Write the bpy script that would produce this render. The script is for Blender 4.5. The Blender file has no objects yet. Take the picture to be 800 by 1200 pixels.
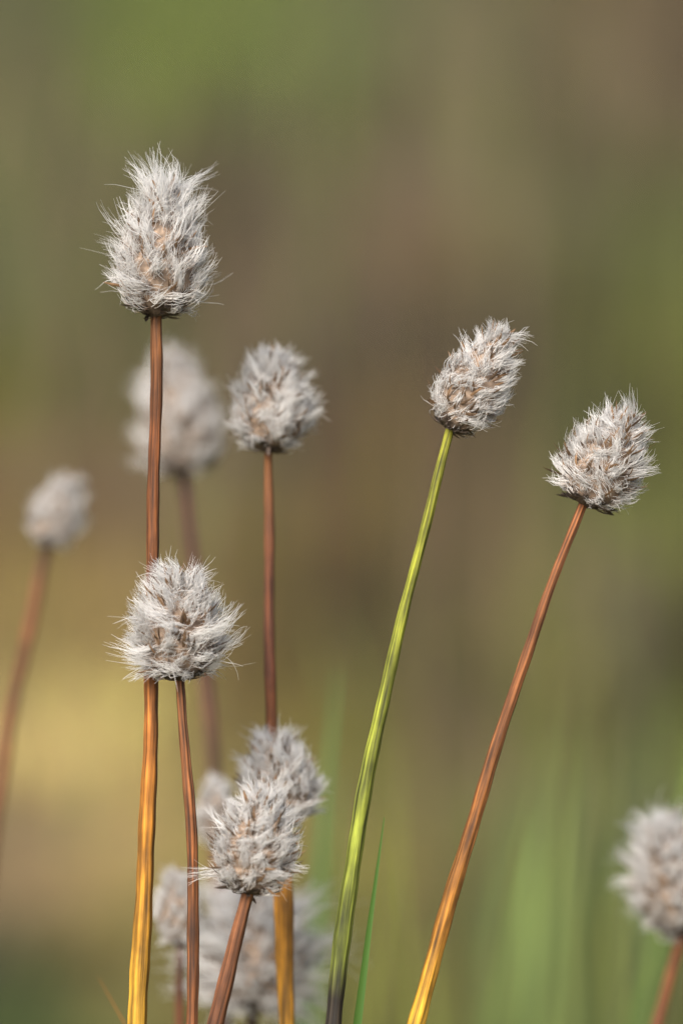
import bpy, math, numpy as np
from mathutils import Vector, noise
rng = np.random.default_rng(7)
sc = bpy.context.scene
sc.view_settings.view_transform='Standard'; sc.view_settings.look='None'; sc.view_settings.exposure=0

# ---------------- camera: 166 mm macro, 10 degrees down, 0.45 m above the bog ----------------
CH=0.45; PITCH=math.radians(10); K=0.21667/1200
cd=bpy.data.cameras.new("camera"); cam=bpy.data.objects.new("camera",cd); sc.collection.objects.link(cam)
cam.location=(0,0,CH); cam.rotation_euler=(math.radians(80),0,0)
cd.sensor_fit='VERTICAL'; cd.sensor_height=36; cd.lens=36/0.21667
cd.clip_start=0.02; cd.clip_end=1500
cd.dof.use_dof=True; cd.dof.focus_distance=0.896; cd.dof.aperture_fstop=5.6
sc.camera=cam
FW=np.array([0,math.cos(PITCH),-math.sin(PITCH)]); UP=np.array([0,math.sin(PITCH),math.cos(PITCH)]); RT=np.array([1.,0,0])
def P(u,v,d):   # photo measurement -> position of a plant part standing d metres away
    return np.array([0,0,CH])+d*(FW+RT*(u-400)*K+UP*(600-v)*K)

# ---------------- light ----------------
w=bpy.data.worlds.new("World"); sc.world=w; w.use_nodes=True
nt=w.node_tree; bg=nt.nodes['Background']; sky=nt.nodes.new('ShaderNodeTexSky'); sky.sky_type='NISHITA'
sky.sun_disc=False
SE=math.radians(43); AZ=math.radians(203)   # sun behind-left of the viewer
sky.sun_elevation=SE; sky.sun_rotation=AZ; sky.air_density=1.0; sky.dust_density=4.0; sky.ozone_density=0.6
nt.links.new(sky.outputs[0],bg.inputs[0]); bg.inputs[1].default_value=0.15
sd=bpy.data.lights.new("sun",'SUN'); sd.energy=5.0; sd.angle=math.radians(28); sd.color=(1,0.96,0.905)
so=bpy.data.objects.new("sun",sd); sc.collection.objects.link(so)
sdir=Vector((math.sin(AZ)*math.cos(SE),math.cos(AZ)*math.cos(SE),math.sin(SE)))
so.rotation_euler=sdir.to_track_quat('Z','Y').to_euler(); so.location=(0,0,5)
LK=0.75   # albedo factor going with the light level

# ---------------- helpers ----------------
def lin(c):
    c=np.asarray(c,float)/255.; return np.where(c<=0.04045,c/12.92,((c+0.055)/1.055)**2.4)
def nrm(v): return v/np.maximum(np.linalg.norm(v,axis=-1,keepdims=True),1e-9)
def mesh_obj(name,verts,faces,mat,parent=None,cols=None,smooth=True,fib=None):
    me=bpy.data.meshes.new(name); nv=len(verts); faces=np.asarray(faces,dtype=np.int32)
    nf,k=faces.shape
    me.vertices.add(nv); me.vertices.foreach_set('co',np.asarray(verts,dtype=np.float32).ravel())
    me.loops.add(nf*k); me.loops.foreach_set('vertex_index',faces.ravel())
    me.polygons.add(nf); me.polygons.foreach_set('loop_start',np.arange(0,nf*k,k,dtype=np.int32))
    me.polygons.foreach_set('loop_total',np.full(nf,k,dtype=np.int32))
    me.update(calc_edges=True)
    me.polygons.foreach_set('use_smooth',np.full(nf,smooth,dtype=bool))
    if cols is not None:
        a=me.color_attributes.new('Col','FLOAT_COLOR','POINT')
        c=np.ones((nv,4),dtype=np.float32); c[:,:3]=cols; a.data.foreach_set('color',c.ravel())
    if fib is not None:
        a=me.attributes.new('Fib','FLOAT_VECTOR','POINT'); a.data.foreach_set('vector',np.asarray(fib,dtype=np.float32).ravel())
    me.materials.append(mat); me.validate(); me.update()
    o=bpy.data.objects.new(name,me); sc.collection.objects.link(o)
    if parent: o.parent=parent
    return o
def mat_base(name):
    m=bpy.data.materials.new(name); m.use_nodes=True; n=m.node_tree.nodes; l=m.node_tree.links
    return m,n,l,n['Principled BSDF'],n['Material Output']
def attr(n,name='Col'):
    a=n.new('ShaderNodeAttribute'); a.attribute_name=name; return a
def noise_mul(n,l,src,scale,mapscale,lo,hi,detail=4,co=None):
    mp=n.new('ShaderNodeMapping'); mp.inputs['Scale'].default_value=mapscale
    if co is None: co=n.new('ShaderNodeTexCoord').outputs['Object']
    nz=n.new('ShaderNodeTexNoise'); nz.inputs['Scale'].default_value=scale; nz.inputs['Detail'].default_value=detail
    l.new(co,mp.inputs[0]); l.new(mp.outputs[0],nz.inputs['Vector'])
    mr=n.new('ShaderNodeMapRange'); mr.inputs[1].default_value=0.3; mr.inputs[2].default_value=0.7
    mr.inputs[3].default_value=lo; mr.inputs[4].default_value=hi
    l.new(nz.outputs[0],mr.inputs[0])
    vm=n.new('ShaderNodeVectorMath'); vm.operation='SCALE'
    l.new(src,vm.inputs[0]); l.new(mr.outputs[0],vm.inputs['Scale'])
    return vm.outputs[0],nz.outputs[0]

# bristle
mB,n,l,pb,out=mat_base('bristle_silk'); a=attr(n)
pb.inputs['Roughness'].default_value=0.5; l.new(a.outputs[0],pb.inputs['Base Color'])
tr=n.new('ShaderNodeBsdfTranslucent'); l.new(a.outputs[0],tr.inputs[0])
mx=n.new('ShaderNodeMixShader'); mx.inputs[0].default_value=0.5
l.new(pb.outputs[0],mx.inputs[1]); l.new(tr.outputs[0],mx.inputs[2]); l.new(mx.outputs[0],out.inputs[0])
# core / scales
mC,n,l,pb,out=mat_base('dry_scale'); a=attr(n); c,_=noise_mul(n,l,a.outputs[0],900,(1,1,1),0.55,1.3)
l.new(c,pb.inputs['Base Color']); pb.inputs['Roughness'].default_value=0.8
# stem: fibres run along the stem (Fib = position unrolled along the stem)
mS,n,l,pb,out=mat_base('stem_fibre'); a=attr(n); fb=attr(n,'Fib').outputs['Vector']
c,nz1=noise_mul(n,l,a.outputs[0],2000,(1,1,0.03),0.25,1.7,4,co=fb)
c1,_=noise_mul(n,l,c,900,(1,1,0.12),0.62,1.3,3,co=fb)
c2,_=noise_mul(n,l,c1,170,(1,1,0.8),0.55,1.3,6)
l.new(c2,pb.inputs['Base Color']); pb.inputs['Roughness'].default_value=0.7
bp=n.new('ShaderNodeBump'); bp.inputs['Strength'].default_value=0.9; bp.inputs['Distance'].default_value=0.0004
l.new(nz1,bp.inputs['Height']); l.new(bp.outputs[0],pb.inputs['Normal'])
# grass
mG,n,l,pb,out=mat_base('grass_blade'); a=attr(n)
c,_=noise_mul(n,l,a.outputs[0],60,(1,1,0.2),0.75,1.25)
l.new(c,pb.inputs['Base Color']); pb.inputs['Roughness'].default_value=0.6
tr=n.new('ShaderNodeBsdfTranslucent'); l.new(c,tr.inputs[0])
mx=n.new('ShaderNodeMixShader'); mx.inputs[0].default_value=0.3
l.new(pb.outputs[0],mx.inputs[1]); l.new(tr.outputs[0],mx.inputs[2]); l.new(mx.outputs[0],out.inputs[0])
# ground
mGr,n,l,pb,out=mat_base('bog_moss'); a=attr(n)
c,_=noise_mul(n,l,a.outputs[0],7,(1,1,1),0.65,1.35,6)
c2,nzo=noise_mul(n,l,c,90,(1,1,1),0.6,1.4,5)
l.new(c2,pb.inputs['Base Color']); pb.inputs['Roughness'].default_value=0.95
bp=n.new('ShaderNodeBump'); bp.inputs['Strength'].default_value=0.6; bp.inputs['Distance'].default_value=0.01
l.new(nzo,bp.inputs['Height']); l.new(bp.outputs[0],pb.inputs['Normal'])

# ---------------- vegetation colour field of the bog (patches of moss, sedge, dead grass) ----------------
F=[(50,50,104,102,56),(200,20,118,132,42),(400,60,112,114,62),(600,50,114,102,66),(770,40,106,84,50),
(60,200,92,96,44),(300,180,112,98,74),(430,240,142,116,98),(600,200,124,110,78),(760,200,106,106,46),
(60,330,94,98,52),(350,350,112,94,70),(600,350,108,96,58),(775,300,122,130,46),
(40,430,112,102,38),(430,470,114,90,58),(700,400,104,100,50),
(50,560,126,98,68),(420,600,112,86,44),(560,600,114,94,58),(785,590,128,134,30),
(80,700,168,142,86),(350,700,136,116,64),(560,700,120,112,54),(720,690,124,110,88),
(80,850,204,172,124),(160,820,194,164,112),(300,800,150,128,72),(420,830,128,118,54),(600,850,136,122,70),(770,850,118,122,58),
(40,980,162,136,110),(130,960,190,162,114),(250,930,156,138,84),(480,960,128,118,58),(620,950,124,124,72),(720,960,118,126,72),
(30,1110,92,106,36),(130,1080,150,136,76),(300,1100,126,116,58),(480,1100,126,118,54),(650,1100,114,130,70),
(60,1180,84,106,32),(420,1200,116,116,50),(600,1180,114,128,70),(780,1150,102,120,56)]
F=np.array(F,float)
def ground_hit(u,v):
    d=FW+RT*(u-400)*K+UP*(600-v)*K; s=CH/-d[2]; return d*s
Gp=np.array([ground_hit(a,b+45*(1-0.3*b/1200)) for a,b in F[:,:2]])
Gc=lin(F[:,2:])*np.array([0.96,0.97,0.74])
GU=np.stack([Gp[:,0]/Gp[:,1]*8.0, 1.0/Gp[:,1]*3.4],1)
FAR=lin([104,98,56])
def field(x,y):
    x=np.asarray(x,float); y=np.asarray(y,float)
    r=np.sqrt(x*x+y*y); yy=np.maximum(y,0.8)
    q=np.stack([x/yy*8.0,3.4/yy],-1)
    out=np.zeros(q.shape[:-1]+(3,)); W=np.zeros(q.shape[:-1])
    for g,c in zip(GU,Gc):
        ww=np.exp(-((q-g)**2).sum(-1)/(2*0.055**2))+1e-7/(1e-3+((q-g)**2).sum(-1)); out+=ww[...,None]*c; W+=ww
    out/=W[...,None]
    m=np.clip((r-8)/10,0,1)[...,None]
    m=np.maximum(m,np.clip((0.8-y)/0.5,0,1)[...,None])
    return out*(1-m)+FAR*m

# ---------------- ground ----------------
N=260
s=np.linspace(-1,1,N); gx=np.sign(s)*(np.abs(s)*3+np.abs(s)**5*400); X,Y=np.meshgrid(gx,gx+2.0)
Z=np.zeros_like(X)
for i in range(N):
    for j in range(N):
        x,y=X[i,j],Y[i,j]
        r=math.hypot(x,y)
        Z[i,j]=0.022*noise.noise(Vector((x*3,y*3,0)))+0.01*noise.noise(Vector((x*11,y*11,4)))
        if r>12: Z[i,j]+=min(1,(r-12)/60)*1.2*noise.noise(Vector((x*.02,y*.02,9)))
V=np.stack([X,Y,Z],-1).reshape(-1,3)
idx=np.arange(N*N).reshape(N,N)
fc=np.stack([idx[:-1,:-1],idx[:-1,1:],idx[1:,1:],idx[1:,:-1]],-1).reshape(-1,4)
mesh_obj('ground',V,fc,mGr,cols=field(V[:,0],V[:,1])*0.66*LK)

# ---------------- blades ----------------
def blades(name,base,height,width,lean,col,mat=mG,segs=5,curl=0.5,parent=None,tw=None):
    n_=len(base); t=np.linspace(0,1,segs+1)
    h=height[:,None]
    tw=rng.uniform(-0.9,0.9,n_) if tw is None else np.full(n_,tw)
    off=lean[:,None,:]*(t[None,:,None]**(1+curl))*h[...,None]
    pos=base[:,None,:]+off; pos[...,2]+=h*t[None,:]*(1-0.12*t[None,:]**2)
    side=np.stack([np.cos(tw),np.sin(tw),0*tw],-1)
    ww=(width[:,None]*(1-t[None,:]**2.2)*(0.75+0.25*np.minimum(1,t[None,:]*6))+width[:,None]*0.04)*0.5
    nrmv=np.stack([-np.sin(tw),np.cos(tw),0*tw],-1)
    Lf=pos-side[:,None,:]*ww[...,None]; Rg=pos+side[:,None,:]*ww[...,None]; Md=pos+nrmv[:,None,:]*ww[...,None]*0.35
    V=np.stack([Lf,Md,Rg],2).reshape(-1,3)
    b=(np.arange(n_)[:,None]*(segs+1)+np.arange(segs)[None,:])[...,None]*3
    f=np.concatenate([np.concatenate([b,b+1,b+4,b+3],-1),np.concatenate([b+1,b+2,b+5,b+4],-1)],1).reshape(-1,4)
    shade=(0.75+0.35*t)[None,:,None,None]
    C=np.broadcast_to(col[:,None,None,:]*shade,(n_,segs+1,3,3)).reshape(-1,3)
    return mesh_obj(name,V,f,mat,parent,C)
BALB=0.74*LK
def scatter(n_,r0,r1,half,hlo,hhi,wk):
    r=r0*(r1/r0)**rng.random(n_); th=rng.uniform(-half,half,n_)
    x=r*np.sin(th); y=r*np.cos(th)
    b=np.stack([x,y,np.full(n_,-0.02)],-1)
    clump=np.array([0.5+0.9*noise.noise(Vector((a*5,c*2.2,3))) for a,c in zip(x,y)])
    cl2=np.array([noise.noise(Vector((a*11,c*1.8,13)))+1.0*noise.noise(Vector((a*26,c*3,5))) for a,c in zip(x,y)])
    h=rng.uniform(hlo,hhi,n_)*np.clip(clump+0.4,0.35,1.5)
    c=field(x,y)*BALB*rng.uniform(0.5,1.6,n_)[:,None]*np.clip(1+1.7*cl2,0.2,2.6)[:,None]
    c[:,1]*=1+0.3*cl2
    c*=1+rng.normal(0,0.10,(n_,3)); c=np.clip(c,0.01,0.8)
    lean=np.stack([rng.normal(0.05,0.35,n_),rng.normal(0,0.35,n_),np.zeros(n_)],-1)
    return b,h,rng.uniform(0.6,1.3,n_)*wk*np.clip(r/2,0.8,3),lean,c
bs=[scatter(26000,1.35,14,0.30,0.03,0.08,0.0022),scatter(9000,0.7,30,1.2,0.03,0.08,0.003)]
b=[np.concatenate(z) for z in zip(*bs)]
blades('grass',*b)

def tuft(name,specs,k=0.7,tw=None):
    B=[];H=[];Wd=[];Ln=[];C=[]
    for (u0,v0,u1,v1,d,w_,c) in specs:
        p0=P(u0,v0,d); p1=P(u1,v1,d); dr=(p0-p1)/(p0-p1)[2]
        base=p0-dr*(p0[2]+0.02)
        h=p1[2]+0.02; B.append(base);H.append(h);Wd.append(w_);Ln.append((p1-base-np.array([0,0,h]))/h);C.append(lin(c)*k*LK)
    return blades(name,np.array(B),np.array(H)/0.88,np.array(Wd),np.array(Ln)*0.88,np.array(C),curl=0.0,segs=10,tw=tw)
sp=[]
for i in range(48):
    d=rng.uniform(1.12,1.6); u=rng.uniform(560,860); top=rng.uniform(760,1140); du=rng.uniform(-10,110)
    sp.append((u,1250,u+du*(1250-top)/450,top,d,rng.uniform(0.002,0.0048),np.array([134,148,74])*rng.uniform(0.6,1.45)+rng.normal(0,8,3)))
for i in range(26):
    u=rng.uniform(340,560); top=rng.uniform(860,1150)
    sp.append((u,1250,u+rng.uniform(-30,40),top,rng.uniform(1.08,1.4),0.003,np.array([134,138,60])*rng.uniform(0.65,1.3)))
tuft('sedge_leaves',sp)
sp=[]
for i in range(130):
    d=rng.uniform(1.6,4.6)
    x=rng.uniform(-0.085,0.085)*d; h=rng.uniform(0.1,0.27); g=lin(np.array([[174,152,120],[88,72,54],[140,148,76]][i%3])*rng.uniform(0.8,1.15))
    sp.append((np.array([x,d,-0.01]),h,0.0046*d/2,np.array([rng.normal(0,0.10),rng.normal(0,0.10),0]),g*LK*0.85))
blades('dead_sedge_stalks',*[np.array(z) for z in zip(*sp)],segs=8)
tuft('grass_blade',[(366,1160,396,780,1.06,0.0055,(106,142,76)),(384,1190,402,900,1.05,0.003,(110,144,70))],0.9,tw=0.1)
tuft('grass_blade',[(424,1205,450,958,0.903,0.0044,(84,124,46))],0.9,tw=0.35)
tuft('dry_grass_blade',[(142,1205,116,1146,0.93,0.0022,(190,122,44))])
tuft('dry_grass_stalk',[(752,900,738,600,1.6,0.005,(124,114,106)),(505,900,512,520,1.9,0.004,(112,92,64)),(582,500,584,-40,3.0,0.010,(164,144,116))],0.8)

# ---------------- cottongrass ----------------
def frame(a):
    a=nrm(a); e1=nrm(np.cross(a,np.array([0.13,1,0.2]))); e2=np.cross(a,e1); return a,e1,e2
def stem_mesh(name,pts,rads,cols,ctimes,parent,root,vis):
    pts=np.array(pts); rads=np.array(rads); ctimes=np.array(ctimes)
    sa=np.concatenate([[0],np.cumsum(np.linalg.norm(np.diff(pts,axis=0),axis=1))])
    h=0.0006; PADN=60
    ss=np.arange(0,sa[-1],h)
    lp=np.stack([np.interp(ss,sa,pts[:,k]) for k in range(3)],-1)
    d0=(lp[1]-lp[0]); d1=(lp[-1]-lp[-2])
    pad0=lp[0]-d0*np.arange(PADN,0,-1)[:,None]; pad1=lp[-1]+d1*np.arange(1,PADN+1)[:,None]
    ext=np.vstack([pad0,lp,pad1]); kx=np.arange(-PADN,PADN+1); ker=np.exp(-kx**2/(2*20.0**2)); ker/=ker.sum()
    Ps=np.stack([np.convolve(ext[:,k],ker,'valid') for k in range(3)],-1)
    Rs=np.interp(ss,sa,rads); n_=len(Ps); sarc=ss
    ph=rng.uniform(0,20,2)
    wob=np.stack([np.sin(sarc*70+ph[0])+0.5*np.sin(sarc*190+ph[1]),0*sarc,0*sarc],-1)*0.00017
    Ps=Ps+wob*np.clip(sarc/0.01,0,1)[:,None]; Rs=Rs*(1+0.04*np.sin(sarc*230+ph[1])+0.03*np.sin(sarc*700+ph[0]))
    T=nrm(np.gradient(Ps,axis=0)); S=24; ang=np.linspace(0,2*np.pi,S,endpoint=False)
    e1=nrm(np.cross(T,np.array([0,1,0.1]))); e2=np.cross(T,e1)
    rib=1+0.06*np.cos(ang*6+ph[0])+0.04*np.cos(ang*9)
    V=Ps[:,None,:]+Rs[:,None,None]*rib[None,:,None]*(np.cos(ang)[None,:,None]*e1[:,None,:]+np.sin(ang)[None,:,None]*e2[:,None,:])
    R0=0.0013
    fib=np.stack([np.broadcast_to(np.cos(ang)*R0,(n_,S))+ph[0]*0.01,np.broadcast_to(np.sin(ang)*R0,(n_,S)),np.broadcast_to(sarc[:,None],(n_,S))],-1).reshape(-1,3)
    cz=np.stack([np.interp(sarc/vis,ctimes,lin(cols)[:,k]) for k in range(3)],-1)*LK*np.array([0.97,1.02,0.98])
    C=np.broadcast_to(cz[:,None,:],(n_,S,3))*(0.82+0.2*np.cos(ang*6+ph[0]))[None,:,None]
    i=np.arange(n_-1)[:,None]*S; j=np.arange(S)[None,:]; j2=(j+1)%S
    f=np.stack([i+j,i+j2,i+S+j2,i+S+j],-1).reshape(-1,4)
    return mesh_obj(name,V.reshape(-1,3)-root,f,mS,parent,C.reshape(-1,3),fib=fib)
def prof(t): # egg profile 0..1
    t=np.clip(t,0,1); return np.sin(np.pi*t**0.86)**0.62
def make_head(root,base,tip,Wd,parent,nT=125,nH=27,nU=100,ln=0.62,lift=0.55,up=0.75,swirl=0.35,rad=0.000092,white=1.0,taper=0.4,stray=0.04,shag=0.0,brown=0.75,twist=0.0,lc=0.86,curlk=0.6):
    L=np.linalg.norm(tip-base); a,e1,e2=frame(tip-base)
    R=Wd/2; Rc=R*0.70; Lc=L*lc
    def surf(t,ph):
        r=Rc*prof(t)*(1+taper*(0.45-t))
        rad_=np.cos(ph)[...,None]*e1+np.sin(ph)[...,None]*e2
        p=base+a*(t[...,None]*Lc)+rad_*r[...,None]
        return p,rad_
    tt=np.linspace(0.0,1,28); pp=np.linspace(0,2*np.pi,32,endpoint=False)
    TT,PP=np.meshgrid(tt,pp,indexing='ij'); V,_=surf(TT,PP)
    V=V+rng.normal(0,Rc*0.03,V.shape)
    i=np.arange(27)[:,None]*32; j=np.arange(32)[None,:]; j2=(j+1)%32
    f=np.stack([i+j,i+j2,i+32+j2,i+32+j],-1).reshape(-1,4)
    cc=lin([142,122,104])*rng.uniform(0.5,1.4,(28*32,1))*np.where(TT.reshape(-1,1)<0.10,0.4,1.0)
    mesh_obj('core',V.reshape(-1,3)-root,f,mC,parent,cc)
    k=np.arange(nT); t=0.07+0.915*((k+0.5)/nT)+rng.normal(0,0.014,nT)
    ph=k*2.39996+rng.normal(0,0.16,nT)
    t=np.concatenate([t,0.055+0.925*rng.random(nU)]); ph=np.concatenate([ph,rng.uniform(0,2*np.pi,nU)])
    t=np.clip(t,0.055,0.99); M=nT+nU; under=np.arange(M)>=nT
    p,rd=surf(t,ph)
    tn=np.cross(np.broadcast_to(a,rd.shape),rd)
    nn=nrm(rd+a*((t-0.42)*1.5)[:,None])
    sw=rng.normal(0,1,M)*swirl*np.where(under,1.8,1)+twist
    upb=up*rng.uniform(0.6,1.3,M)*np.where(t<0.22,0.35+t*3.0,1.0)
    d0=nrm(nn*lift*rng.uniform(0.6,1.35,M)[:,None]+a*upb[:,None]+tn*sw[:,None]+rng.normal(0,0.2,(M,3)))
    ll=ln*0.94*R*rng.uniform(0.75,1.3,M)*(1+shag*np.clip((t-0.55)*2,0,1))*np.where(under,0.5,1)*np.clip(0.6+t*3,0,1)
    curl=tn*rng.normal(0,curlk,M)[:,None]+rng.normal(0,0.16,(M,3))
    cnt=np.where(under,nH//2,nH); ti=np.repeat(np.arange(M),cnt); NH=len(ti)
    jit=rng.normal(0,R*0.06,(NH,3))*np.where(under[ti],1.3,1)[:,None]
    P0=p[ti]-nn[ti]*R*0.04+jit
    lh=ll[ti]*rng.uniform(0.5,1.15,NH)
    st=(rng.random(NH)<stray)&~under[ti]
    lh=np.where(st,lh*1.22,lh)
    sp_=np.where(st,0.42,np.where(rng.random(NH)<0.3,0.26,0.10))
    dh=nrm(d0[ti]+rng.normal(0,1,(NH,3))*sp_[:,None])
    P2=P0+dh*lh[:,None]-jit*0.6+curl[ti]*lh[:,None]*0.6
    P1=P0+nrm(nn[ti]*0.9+d0[ti]+rng.normal(0,0.22,(NH,3)))*lh[:,None]*0.52
    S=8; q=np.linspace(0,1,S)[None,:,None]
    path=(1-q)**2*P0[:,None]+2*q*(1-q)*P1[:,None]+q*q*P2[:,None]
    wv=rng.normal(0,1,(NH,3)); path+=wv[:,None]*(np.sin(q*np.pi*2.2+rng.uniform(0,6,NH)[:,None,None])*q*0.035*R)
    T=nrm(np.gradient(path,axis=1)); s1=nrm(np.cross(T,np.array([0.3,0.5,0.8]))); s2=np.cross(T,s1)
    rr=rad*rng.uniform(0.55,1.35,NH)[:,None]*(1-0.82*np.linspace(0,1,S)[None,:]**1.3)
    an=np.array([0,2.094,4.189])
    V=path[:,:,None]+rr[:,:,None,None]*(np.cos(an)[None,None,:,None]*s1[:,:,None]+np.sin(an)[None,None,:,None]*s2[:,:,None])
    b=(np.arange(NH)[:,None]*S+np.arange(S-1)[None,:])*3
    f=np.stack([np.stack([b+x,b+(x+1)%3,b+3+(x+1)%3,b+3+x],-1) for x in range(3)],2).reshape(-1,4)
    g=rng.uniform(0.93,1.02,NH)*rng.uniform(0.95,1.02,M)[ti]*np.where(under[ti],0.88,1)
    tipc=np.array([0.985,0.97,0.95])*white; rootc=lin([224,211,200])
    brn=rng.random(M)<brown*0.35; rootT=np.where(brn[:,None],lin([170,138,108]),rootc)
    qq=np.clip(np.linspace(0,1,S)*2.8,0,1)[None,:,None]
    C=(rootT[ti][:,None]*(1-qq)+tipc*qq)*g[:,None,None]
    C=np.broadcast_to(C[:,:,None],(NH,S,3,3)).reshape(-1,3)
    mesh_obj('bristles',V.reshape(-1,3)-root,f,mB,parent,np.clip(C,0,0.985))
    nb,nm=56,130
    tb=np.concatenate([rng.uniform(0.002,0.10,nb),rng.uniform(0.12,0.99,nm)]); phb=rng.uniform(0,2*np.pi,nb+nm)
    pb_,rb=surf(tb,phb)
    isb=np.arange(nb+nm)<nb
    nb_=nrm(rb+a*((tb-0.42)*1.5)[:,None])
    db=nrm(np.where(isb[:,None],a*0.35+rb*0.95,a*0.8+nb_*0.95)+rng.normal(0,0.3,rb.shape))
    lb=np.where(isb,rng.uniform(0.22,0.40,nb+nm),rng.uniform(0.3,0.52,nb+nm))*R
    wb=lb*np.where(isb,rng.uniform(0.1,0.18,nb+nm),rng.uniform(0.05,0.11,nb+nm))
    sd_=nrm(np.cross(db,nb_)); q5=np.array([0,0.25,0.5,0.75,1.0]); w5=np.array([0.5,1,0.9,0.5,0.05])
    cen=pb_[:,None]+db[:,None]*(lb[:,None]*q5)[...,None]+nb_[:,None]*(lb[:,None]*0.12*np.sin(q5*3.1))[...,None]
    V=np.stack([cen-sd_[:,None]*(wb[:,None]*w5)[...,None],cen+nb_[:,None]*(wb[:,None]*w5*0.4)[...,None],cen+sd_[:,None]*(wb[:,None]*w5)[...,None]],2).reshape(-1,3)
    b=(np.arange(nb+nm)[:,None]*5+np.arange(4)[None,:])[...,None]*3
    f=np.concatenate([np.concatenate([b,b+1,b+4,b+3],-1),np.concatenate([b+1,b+2,b+5,b+4],-1)],1).reshape(-1,4)
    cs=np.where(isb[:,None],lin([84,72,64]),lin([120,94,68]))*rng.uniform(0.5,1.6,(nb+nm,1))
    C=np.repeat(cs,15,axis=0)
    mesh_obj('scales',V-root,f,mC,parent,C,smooth=False)

def plant(stem,d,head,width,rs,cols,ct,dh=None,**kw):
    """stem: list top->bottom (u,v); head: (tip u,v) from stem top; extends to the ground"""
    if d>0.905: d=0.9+(d-0.9)*1.5
    pts=[P(u,v,d) for (u,v) in stem]
    dr=pts[-1]-pts[-2]; dr=dr/abs(dr[2])
    rootp=pts[-1]+dr*(pts[-1][2]+0.01)
    vis=np.linalg.norm(np.diff(np.array(pts),axis=0),axis=1).sum()
    pts.append(rootp)
    rad=[x*K*d/2*0.92 for x in rs]+[rs[-1]*K*d/2*1.1]
    e=bpy.data.objects.new('cottongrass',None); sc.collection.objects.link(e); e.location=rootp; e.empty_display_size=0.02
    base=pts[0]; tip=P(head[0],head[1],d if dh is None else dh)
    pts2=[base+(base-pts[1])/np.linalg.norm(base-pts[1])*0.002]+pts; rad=[rad[0]*0.9]+rad
    stem_mesh('stem',pts2,rad,cols,ct,e,rootp,vis)
    ax=nrm(tip-base)
    make_head(rootp,base-ax*0.0004,tip,width*K*d,e,**kw)
    return e
# tall left
plant([(183,370),(182,520),(179,660),(178,820),(170,1010),(162,1205)],0.900,(198,196),112,[14,15,15,17,21,24],
      [(150,94,50),(144,82,42),(148,86,42),(176,106,42),(200,134,40),(212,158,50)],[0,.18,.42,.62,.82,1],
      ln=0.70,lift=0.58,up=0.78,shag=0.35,stray=0.045,swirl=0.5,taper=0.65,lc=0.83,curlk=0.5)
# green one
plant([(527,503),(490,640),(462,760),(440,860),(412,1010),(395,1130),(388,1205)],0.900,(598,377),94,[11,12,14,17,20,21,20],
      [(170,164,50),(180,178,58),(162,164,54),(150,156,54),(124,130,50),(60,48,36)],[0,.2,.45,.7,.9,.97],
      ln=0.5,lift=0.40,up=0.82,swirl=0.45,white=0.99,stray=0.025,twist=0.25)
# right
plant([(683,590),(645,690),(610,785),(575,890),(540,1005),(487,1205)],0.900,(742,474),110,[11,12,14,16,19,22],
      [(156,94,54),(156,94,52),(156,94,50),(166,102,46),(194,128,42),(216,160,46)],[0,.2,.42,.64,.84,.98],
      ln=0.5,lift=0.42,up=0.66,swirl=0.55,stray=0.02,twist=-0.2)
# middle-left sharp
plant([(211,795),(219,880),(226,960),(227,1080),(224,1205)],0.896,(206,659),116,[11,13,14,15,15],
      [(156,96,56),(156,96,56),(148,88,48),(142,84,46)],[0,.2,.5,1],
      ln=0.58,lift=0.9,up=0.45,swirl=0.35,stray=0.03)
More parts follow.
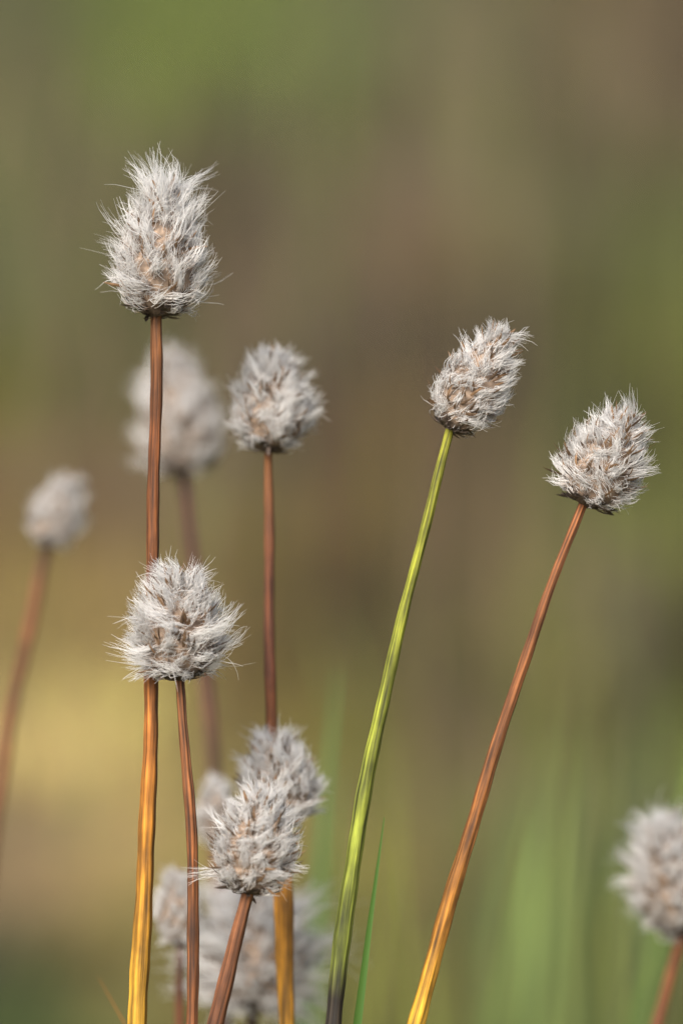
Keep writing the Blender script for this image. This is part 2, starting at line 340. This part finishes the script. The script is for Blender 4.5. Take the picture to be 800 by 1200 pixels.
# behind, upper middle
plant([(314,528),(313,620),(316,740),(318,850),(326,1030),(334,1205)],0.916,(322,404),100,[10,12,13,14,16,17],
      [(168,106,58),(136,78,48),(120,66,42),(160,94,44),(212,140,42),(216,150,42)],[0,.2,.4,.55,.75,.95],
      ln=0.58,lift=0.52,up=0.7,swirl=0.45)
# low front
plant([(290,1046),(272,1110),(250,1205)],0.890,(314,917),110,[15,18,20],
      [(148,94,60),(144,88,54),(134,80,48)],[0,.3,1],
      ln=0.53,lift=0.5,up=0.6,swirl=0.5,stray=0.03,twist=0.3)
# just behind it
plant([(332,965),(335,1040),(338,1205)],0.914,(318,854),100,[12,15,17],
      [(190,116,44),(212,140,42),(216,150,42)],[0,.3,1],
      ln=0.55,lift=0.55,up=0.6)
# blurred large, behind left
plant([(216,556),(226,650),(240,780),(250,900),(262,1205)],0.985,(198,404),112,[15,16,17,17,18],
      [(96,66,54),(134,88,72),(124,86,68),(130,86,50)],[0,.3,.6,1],
      nT=100,nH=22,ln=0.5,lift=0.5,up=0.7,rad=0.00011,white=0.98)
# far left
plant([(55,640),(38,720),(18,800),(2,900),(-20,1100)],0.975,(84,552),70,[13,14,14,15,16],
      [(100,70,50),(158,98,62),(150,94,58),(130,86,50)],[0,.2,.6,1],
      nT=90,nH=22,ln=0.5,lift=0.5,up=0.6,rad=0.00011,white=0.97)
# right bottom edge
plant([(800,1092),(785,1150),(768,1205)],0.942,(772,944),114,[14,15,16],
      [(150,90,48),(156,94,48),(140,84,48)],[0,.3,1],
      nT=110,nH=24,ln=0.62,lift=0.65,up=0.55,rad=0.0001)
# low blurred
plant([(296,1184),(296,1230)],0.940,(304,1036),142,[14,14],
      [(90,66,50),(100,70,40)],[0,1],nT=110,nH=28,ln=0.8,lift=0.9,up=0.3,rad=0.00011,stray=0.08)
plant([(212,1106),(210,1205)],0.938,(206,1012),62,[10,11],
      [(120,70,50),(120,66,40)],[0,1],nT=80,nH=20,ln=0.55,lift=0.6,up=0.5,rad=0.0001)
plant([(262,992),(264,1100)],0.950,(248,904),60,[9,10],
      [(120,70,50),(120,66,40)],[0,1],nT=80,nH=20,ln=0.5,lift=0.6,up=0.5,rad=0.0001)
